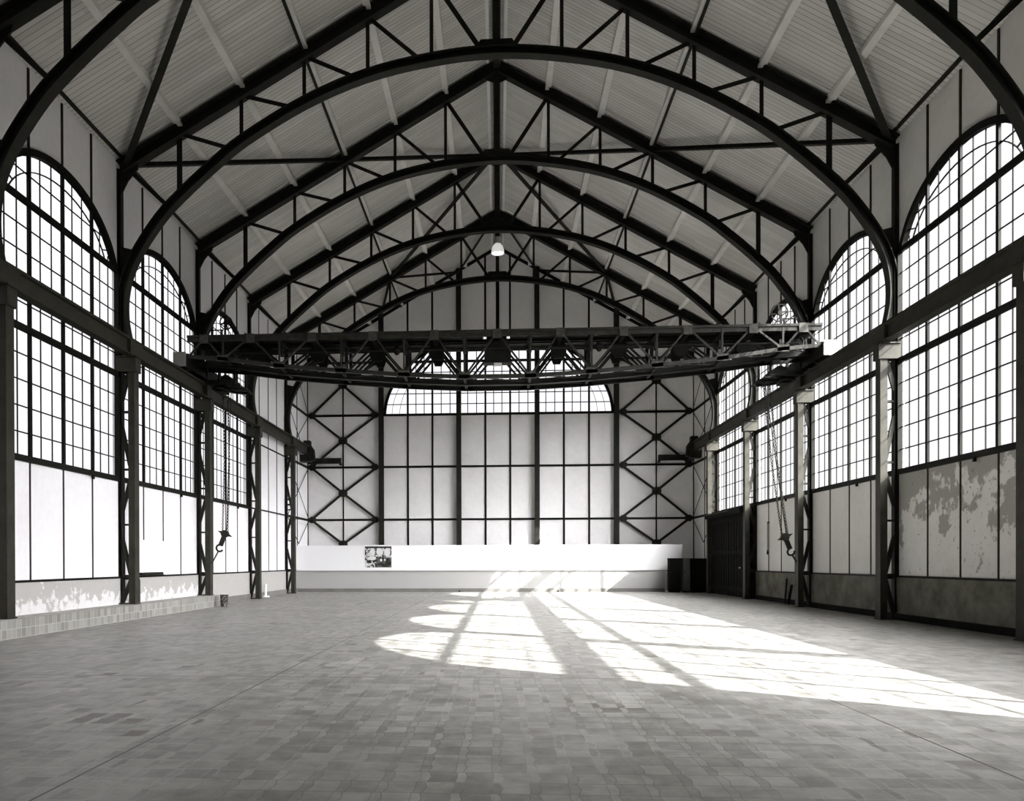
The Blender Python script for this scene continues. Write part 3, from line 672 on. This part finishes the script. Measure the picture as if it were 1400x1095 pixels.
for sg, sn in ((-1, 'left'), (1, 'right')):
    # end carriage on the rail
    zc0, zc1 = 5.98+HZ, 6.36+HZ
    b = MB(); b.box((sg*9.46, 23.5, zc0), (sg*9.50, 27.4, zc1)); b.box((sg*9.74, 23.5, zc0), (sg*9.78, 27.4, zc1)); b.box((sg*9.46, 23.5, zc1-.04), (sg*9.78, 27.4, zc1)); b.box((sg*9.3, 24.1, zc1), (sg*9.8, 25.6, zc1+.04))
    for y in (23.95, 24.5, 25.2, 26.0, 26.9): b.box((sg*9.50, y-.02, zc0), (sg*9.74, y+.02, zc1))
    c_ = b.obj('end_carriage', CRANE, cr)
    MB().box((sg*9.43, 23.44, zc0-.03), (sg*9.81, 23.50, zc1+.02)).obj('end_plate', ENDPL if sg < 0 else PURLIN, c_)  # right plate gets a paler colour that stands in for sunlight
    for y in (24.0, 26.9):
        MB().cyl((sg*9.54, y, 6.20+HZ), (sg*9.70, y, 6.20+HZ), 0.27, 28).obj('rail_wheel', CRANE, c_, True)
    # winch and machinery
    w = MB(); w.box((sg*8.9, 24.9, ZT), (sg*7.6, 26.3, ZT+.06)); w.box((sg*8.75, 25.0, ZT+.05), (sg*8.15, 25.6, ZT+.36)); w.cyl((sg*8.05, 25.0, ZT+.28), (sg*8.05, 25.9, ZT+.28), .20); w.prism([(sg*8.15, 25.3, ZT+.05), (sg*7.45, 25.3, ZT+.05), (sg*7.6, 25.3, ZT+.20), (sg*8.15, 25.3, ZT+.55)], .35, (0,1,0))
    w.obj('motor', CRANE, cr, True)
    wheel((sg*8.66, 24.85, 7.62+HZ if sg > 0 else 7.66+HZ), .25 if sg > 0 else .20, (0,1,.15), cr, 'hand_wheel', COLUMN if sg > 0 else CRANE)  # paler right wheel, the light falling on it is put into its colour
    b = MB()
    for dx in (0, .42): b.cyl((sg*(8.85+dx*.8), 25.0, ZT), (sg*(8.85+dx*.8), 25.0, ZT+.62), .03, 8)
    b.cyl((sg*8.8, 25.0, ZT+.60), (sg*9.25, 25.0, ZT+.60), .02, 8); b.box((sg*8.75, 24.95, ZT+.1), (sg*8.9, 25.05, ZT+.42))
    b.obj('hand_rail', CRANE, cr)
    wheel((sg*9.0, 24.3, 6.57+HZ), .16, (0,1,0), cr, 'drive_gear', CRANE, 6, .035)
    b = MB(); b.box((sg*9.35, 24.8, 5.70+HZ), (sg*8.35, 24.95, 5.84+HZ)); b.box((sg*9.35, 25.9, 5.70+HZ), (sg*8.35, 26.05, 5.84+HZ)); b.cyl((sg*8.7, 24.9, 5.85+HZ), (sg*8.7, 26.0, 5.85+HZ), .17); b.box((sg*9.1, 25.2, 5.55+HZ), (sg*8.85, 25.7, 5.95+HZ)); b.box((sg*8.2, 24.8, 5.62+HZ), (sg*8.5, 26.1, 5.68+HZ))
    for x in (9.3, 8.4):
        for y in (24.88, 25.98): b.box((sg*x-.03, y-.04, 5.8+HZ), (sg*x+.03, y+.04, ZT-.05))
    b.obj('hoist_drum', CRANE, cr)
    MB().ring((sg*8.45, 25.4, 5.60+HZ), .34, (0,0,1), .035).obj('chain_guide', CRANE, cr, True)
    MB().ring((sg*9.0, 25.2, 5.62+HZ), .22, (0,0,1), .04).obj('chain_guide', CRANE, cr, True)

def chain(pts, name, m, par, L=.075, wd=.024, tr=.010):
    b = MB(); pts = [Vector(p) for p in pts]; odd = False
    for p, q in zip(pts, pts[1:]):
        d = (q-p); n_ = int(d.length/(L*.72)); d.normalize(); s0 = d.cross(Vector((0,1,0))).normalized(); s1 = d.cross(s0)
        for k in range(n_):
            c = p+d*(k+.5)*(L*.72); s = s0 if odd else s1; odd = not odd
            b.tube([c+d*L*.5*math.cos(a)+s*wd*math.sin(a)*1.2 for a in [2*PI*t/8 for t in range(8)]], tr, 4, True)
    return b.obj(name, m, par)
for sg, sn, tops, blk, hk, tet in (
        (-1, 'left', [(-8.82,25,5.56), (-8.67,25,5.56), (-8.55,25,5.56)], (-8.88,25.3,0.93), (-9.03,25.36,0.60), (-9.45,25.66,-0.03)),
        (1, 'right', [(8.22,25,5.56), (8.40,25,5.56), (8.30,25.1,5.56)], (8.98,25.3,0.75), (9.12,25.36,0.45), (9.45,25.66,-0.02))):
    z = lambda p: Vector((p[0], p[1], p[2]+HZ))
    B_ = z(blk); H_ = z(hk); ax = (H_-B_).normalized(); sd = ax.cross(Vector((0,1,0))).normalized()
    t_ = thing('hoist_hook', 'crane hook block on chains by the %s wall, tied to a column' % sn, 'hook', B_, 'crane hooks')
    for k, tp in enumerate(tops[:2]):
        chain([z(tp), z(tp)*.5+B_*.5+sd*(.09*(k*2-1)*.5)+Vector((-sg*.05,0,0)), B_+sd*(.09*(k*2-1))], 'chain', STEEL, t_)
    MB().tube([z(tops[2]), B_+sd*.05], .014, 6).obj('rope', STEEL, t_)
    b = MB(); b.cyl(B_+Vector((0,-.07,0)), B_+Vector((0,.07,0)), .12, 20); b.obj('sheave', STEEL, t_, True)
    b = MB(); b.prism([B_-sd*.25, B_-sd*.1-ax*.05, B_+sd*.1-ax*.05, B_+sd*.25, B_+sd*.10+ax*.05, B_-sd*.10+ax*.05], .12, (0,1,0)); b.bar(B_, B_+ax*.42, .13, .10, (0,1,0))
    b.obj('block', STEEL, t_)
    hc = B_+ax*.52; pts = [hc+ (sd*math.cos(a)*-1+ax*math.sin(a))*.11 for a in [PI*(-.55+1.5*k/14) for k in range(15)]]
    MB().tube([B_+ax*.36]+pts, .032, 8).obj('hook', STEEL, t_, True)
    MB().tube([hc+ax*.10, z(tet)], .022 if sg < 0 else .03, 6).obj('tether', COLUMN, t_)

# ------------------------------------------------------------------ things on the left
tag(MB().box((-9.955, YF+.05, 0), (-9.36, 26.15, CURBZ)).obj('tiled_curb', CURB), 'low tiled step along the foot of the left wall', 'curb')
t_ = thing('wall_panel_box', 'white boxed panel fixed on the left wall above the tiled step', 'box', (-9.9, 22.1, H2+.04))
MB().box((-10.0, 21.15, H2+.04), (-9.86, 23.0, 0.63+HZ)).obj('casing', WHITEP, t_)
b = MB(); b.box((-9.99, 21.2, H2+.03), (-9.78, 22.6, H2+.06)); b.box((-9.80, 21.2, H2+.06), (-9.77, 22.6, H2+.11))
for k in range(5): b.box((-9.99, 21.25+k*.33, H2+.03), (-9.78, 21.30+k*.33, H2+.11))
b.obj('shelf', STEEL, t_)
tag(MB().box((-9.94, 21.3, CURBZ), (-9.90, 21.38, H2-.08)).obj('drain_pipe', STEEL), 'thin dark upright pipe under the white panel on the left wall', 'pipe')
t_ = thing('tin_bucket', 'rusty dark tin bucket on the floor at the end of the tiled step', 'bucket', (-9.02, 25.6, 0))
b = MB().lathe([(0,.01),(.115,.01),(.13,.39),(.14,.40),(.125,.40),(.11,.05),(0,.05)], (-9.02, 25.6, 0), 28); b.obj('body', TIN, t_, True)
MB().ring((-9.02, 25.6, .39), .135, (0,0,1), .010).obj('rim', STEEL, t_, True)
t_ = thing('white_pipe', 'short white pipe standing by the left wall beyond the bucket', 'pipe', (-9.80, 32.86, 0))
MB().cyl((-9.80, 32.86, 0), (-9.80, 32.86, .55), .045, 16).obj('shaft', WHITEP, t_, True)
MB().cyl((-9.80, 32.86, 0), (-9.80, 32.86, .05), .16, 20).obj('foot', WHITEP, t_, True)

# ------------------------------------------------------------------ low partition, poster, cabinets
YP = 38.5
t_ = thing('partition', 'long low white partition standing across the hall before the end wall', 'partition', (-.6, YP+.05, 0))
zt = .81+HZ; zm = -.43+HZ
for a, c in ((-9.95, 5.04), (5.05, 8.82)): MB().box((a, YP, zm), (c, YP+.10, zt)).obj('upper_board', WHITEP, t_)
MB().box((-9.9, YP-.015, zm-.03), (8.8, YP+.06, zm)).obj('rail', SKIRT, t_)
for a, c in ((-9.95, 1.395), (1.405, 8.0)): MB().box((a, YP+.03, .17), (c, YP+.09, zm-.03)).obj('lower_board', GREYP, t_)
MB().box((-9.95, YP+.005, 0), (8.0, YP+.09, .17)).obj('kick_board', SKIRT, t_)
t_ = thing('poster', 'torn black and white picture poster pasted on the white partition', 'poster', (-5.86, YP-.01, .22+HZ))
MB().box((-6.60, YP-.008, -.37+HZ), (-5.12, YP-.002, .83+HZ)).obj('paper', PAPER, t_)
MB().box((-6.53, YP-.013, -.27+HZ), (-5.22, YP-.007, .76+HZ)).obj('print', poster_mat(-5.875, .245+HZ, 1.31, 1.03), t_)
for x in (-1.88, 2.9): tag(MB().cyl((x, YP-.04, .03), (x, YP+.0, .03), .045, 12).obj('floor_socket', DARKWOOD), 'small dark round fitting at the foot of the partition, %s' % ('left one' if x < 0 else 'right one'), 'fitting', 'fittings at the foot of the partition')
def cabinet(name, label, x0, x1, y0, y1, h, m):
    t_ = thing(name, label, 'cabinet', ((x0+x1)/2, (y0+y1)/2, 0))
    MB().box((x0, y0, .06), (x1, y1, h-.03)).obj('body', m, t_)
    MB().box((x0-.015, y0-.02, h-.03), (x1+.015, y1+.01, h)).obj('top', m, t_)
    MB().box((x0+.03, y0+.03, 0), (x1-.03, y1-.03, .06)).obj('plinth', DARKWOOD, t_)
    d = MB().box((x0+.015, y0-.02, .09), (x1-.015, y0, h-.06)).obj('door', m, t_)
    MB().box((x0+.05, y0-.045, h*.55), (x0+.07, y0-.02, h*.55+.14)).obj('handle', STEEL, d)
cabinet('cabinet', 'black narrow cabinet standing before the right end of the white partition', 8.04, 8.56, 37.6, 38.1, 1.61, DARKWOOD)
cabinet('cabinet', 'grey narrow cabinet between the two black cabinets in the right corner', 8.65, 8.98, 37.55, 38.05, 1.61, GREYBOX)
cabinet('cabinet', 'wide black cabinet in the dark right corner beside the door', 9.06, 9.86, 37.5, 38.2, 1.60, DARKWOOD)

# ------------------------------------------------------------------ right wall: door, pull cord, leaning bars
d1 = bpy.data.objects.new('door_1', None); C.objects.link(d1); d1.location = (9.9, 33.9, 0); struct(d1)
tag(d1, 'tall black double door in the right wall under the fourth window', 'door')
ya, yb_ = TY[3]+.10, TY[4]-.12
MB().box((9.40, ya, H1-.32), (9.96, yb_, H1-.10)).obj('track_box', DARKWOOD, d1)
MB().box((9.39, ya+1.6, H1-.16), (9.41, yb_-.1, H1-.13)).obj('track_rail', GUSSET, d1)
ym2 = (ya+yb_)/2
for a, c in ((ya, ym2-.01), (ym2+.01, yb_)):
    lf = MB(); lf.box((9.72, a, .02), (9.80, c, H1-.32))
    nb = 7
    for k in range(nb+1): y_ = a+(c-a)*k/nb; lf.box((9.70, y_-.02 if k else y_, .02), (9.72, y_+.02 if k < nb else y_, H1-.32))
    for z in (.25, 1.75, 3.1): lf.box((9.69, a, z), (9.72, c, z+.16))
    l_ = lf.obj('door_leaf', DARKWOOD, d1)
    if a == ya: MB().lathe([(0,-.03),(.03,-.025),(.035,0),(.03,.025),(0,.03)], (9.66, 32.25, 1.20), 14).obj('door_knob', ALU, l_, True)
MB().box((9.83, ya-.02, 0), (9.955, ya+.06, H1-.1)).obj('door_jamb', DARKWOOD, d1)
MB().box((9.83, yb_-.06, 0), (9.955, yb_+.02, H1-.1)).obj('door_jamb', DARKWOOD, d1)
t_ = thing('pull_cord', 'thin pull cord with a dark handle hanging on the right wall beside the door', 'cord', (9.93, 29.78, 1.7))
MB().cyl((9.93, 29.78, .45+HZ), (9.93, 29.78, 1.42+HZ), .010, 6).obj('cord', STEEL, t_)
MB().lathe([(0,0),(.035,.01),(.028,.10),(.012,.2),(0,.2)], (9.93, 29.78, .24+HZ), 12).obj('handle', STEEL, t_, True)
MB().box((9.92, 29.76, 1.40+HZ), (10.0, 29.80, 1.44+HZ)).obj('hook', STEEL, t_)
for (ax_, ay, az), (bx_, by, bz), r_, d in (((9.70,27.35,0.03),(9.86,27.62,.86),.028,'taller, tilted one'), ((9.74,27.15,0.03),(9.88,27.22,.66),.045,'shorter, thicker one')):
    tag(MB().cyl((ax_,ay,az-.02),(bx_,by,bz),r_,12).obj('iron_bar', DARKWOOD), 'dark iron bar leaning at the foot of the right wall, %s' % d, 'bar', 'iron bars leaning on the right wall')
# window catches / small brackets under the sills of the right wall
# ------------------------------------------------------------------ pendant lamp
zc = 12.14+HZ; c = (0.02, TY[3], zc)
t_ = thing('pendant_lamp', 'pendant lamp with a pale bell shade under the crown of the fourth truss', 'lamp', (0.02, TY[3], 12.95+HZ))
MB().lathe([(.245,0),(.25,.02),(.245,.12),(.21,.25),(.15,.34),(.10,.38),(.09,.38),(.14,.33),(.20,.24),(.235,.11),(.24,0)], c, 36).obj('lamp_shade', LAMPM, t_, True)
MB().lathe([(0,.36),(.10,.37),(.13,.42),(.13,.60),(.10,.64),(0,.64)], c, 28).obj('gear_housing', ALU, t_, True)
MB().ring((c[0], c[1], zc+.70), .05, (0,1,0), .012, 16, 6).obj('hanger', STEEL, t_, True)
MB().cyl((c[0], c[1], zc+.72), (c[0], c[1], 13.02+HZ), .012, 8).obj('rod', STEEL, t_)
MB().lathe([(0,.06),(.06,.08),(.09,.15),(.07,.24),(.04,.30),(.04,.34)], c, 20).obj('bulb', LAMPM, t_, True)

# ------------------------------------------------------------------ light
SKY_H, SKY_EL, SKY_G, SUN_E, GLOW_P = 1.15, 0.0, 74.0, 26.0, 7.0
w = bpy.data.worlds.new('sky'); bpy.context.scene.world = w; w.use_nodes = True; nt = w.node_tree
bg = nt.nodes['Background']; tc = nt.nodes.new('ShaderNodeTexCoord')
SUN = Vector((-1.0, 0.66, -0.848)).normalized()      # direction the light travels
dot = nt.nodes.new('ShaderNodeVectorMath'); dot.operation = 'DOT_PRODUCT'; dot.inputs[1].default_value = tuple(-SUN)
nt.links.new(tc.outputs['Generated'], dot.inputs[0])
def nm(op, *v):
    n_ = nt.nodes.new('ShaderNodeMath'); n_.operation = op
    for i_, q_ in enumerate(v):
        if isinstance(q_, (int, float)): n_.inputs[i_].default_value = q_
        else: nt.links.new(q_, n_.inputs[i_])
    return n_.outputs[0]
sx = nt.nodes.new('ShaderNodeSeparateXYZ'); nt.links.new(tc.outputs['Generated'], sx.inputs[0])
glow = nm('POWER', nm('MAXIMUM', nm('MULTIPLY_ADD', dot.outputs['Value'], 1.0, 0.0), 0.0), GLOW_P)
el = nm('MAXIMUM', sx.outputs[2], 0.0)
skyL = nm('ADD', nm('MULTIPLY_ADD', el, SKY_EL, SKY_H), nm('MULTIPLY', glow, SKY_G))
gd = nt.nodes.new('ShaderNodeMapRange'); nt.links.new(sx.outputs[2], gd.inputs[0])      # dark ground below the horizon
gd.inputs[1].default_value = -0.03; gd.inputs[2].default_value = 0.01; gd.inputs[3].default_value = 0.0; gd.inputs[4].default_value = 1.0
m2 = nt.nodes.new('ShaderNodeMath'); m2.operation = 'ADD'
nt.links.new(nm('MULTIPLY', skyL, gd.outputs[0]), m2.inputs[0]); m2.inputs[1].default_value = 0.08
bg.inputs['Color'].default_value = (0.985,0.98,1.0,1); nt.links.new(m2.outputs[0], bg.inputs['Strength'])
sd_ = bpy.data.lights.new('sun', 'SUN'); sd_.energy = SUN_E; sd_.angle = math.radians(0.45); sd_.color = (1,0.995,0.985)
so = bpy.data.objects.new('sun', sd_); C.objects.link(so); so.rotation_euler = SUN.to_track_quat('-Z', 'Y').to_euler(); so.location = (30, -10, 40)

# ------------------------------------------------------------------ camera
yaw, pit, rol = 0.0587, -0.0051, -0.0025
cam = bpy.data.cameras.new('camera'); co = bpy.data.objects.new('camera', cam); C.objects.link(co)
cy, sy, cp, sp = math.cos(yaw), math.sin(yaw), math.cos(pit), math.sin(pit)
f = Vector((-sy*cp, cy*cp, sp)); r0 = Vector((cy, sy, 0)); u0 = r0.cross(f).normalized()
c_, s_ = math.cos(rol), math.sin(rol)
rt = r0*c_ + u0*s_; up = u0*c_ - r0*s_
M = Matrix((rt, up, -f)).transposed().to_4x4(); M.translation = Vector((0.0353, 0, HZ)); co.matrix_world = M
cam.sensor_fit = 'HORIZONTAL'; cam.sensor_width = 36.0; cam.lens = 1080/1400*36
cam.shift_x = (700-618.51)/1400; cam.shift_y = (773.42-547.5)/1400; cam.clip_start = 0.05; cam.clip_end = 500
sc = bpy.context.scene; sc.camera = co
sc.view_settings.view_transform = 'Standard'; sc.view_settings.look = 'None'; sc.view_settings.gamma = 1; sc.view_settings.exposure = 0.0
try:
    sc.view_settings.use_curve_mapping = False
    sc.cycles.use_denoising = True; sc.cycles.max_bounces = 10; sc.cycles.diffuse_bounces = 7; sc.cycles.transparent_max_bounces = 12
    sc.cycles.caustics_reflective = False; sc.cycles.sample_clamp_indirect = 12
except Exception: pass
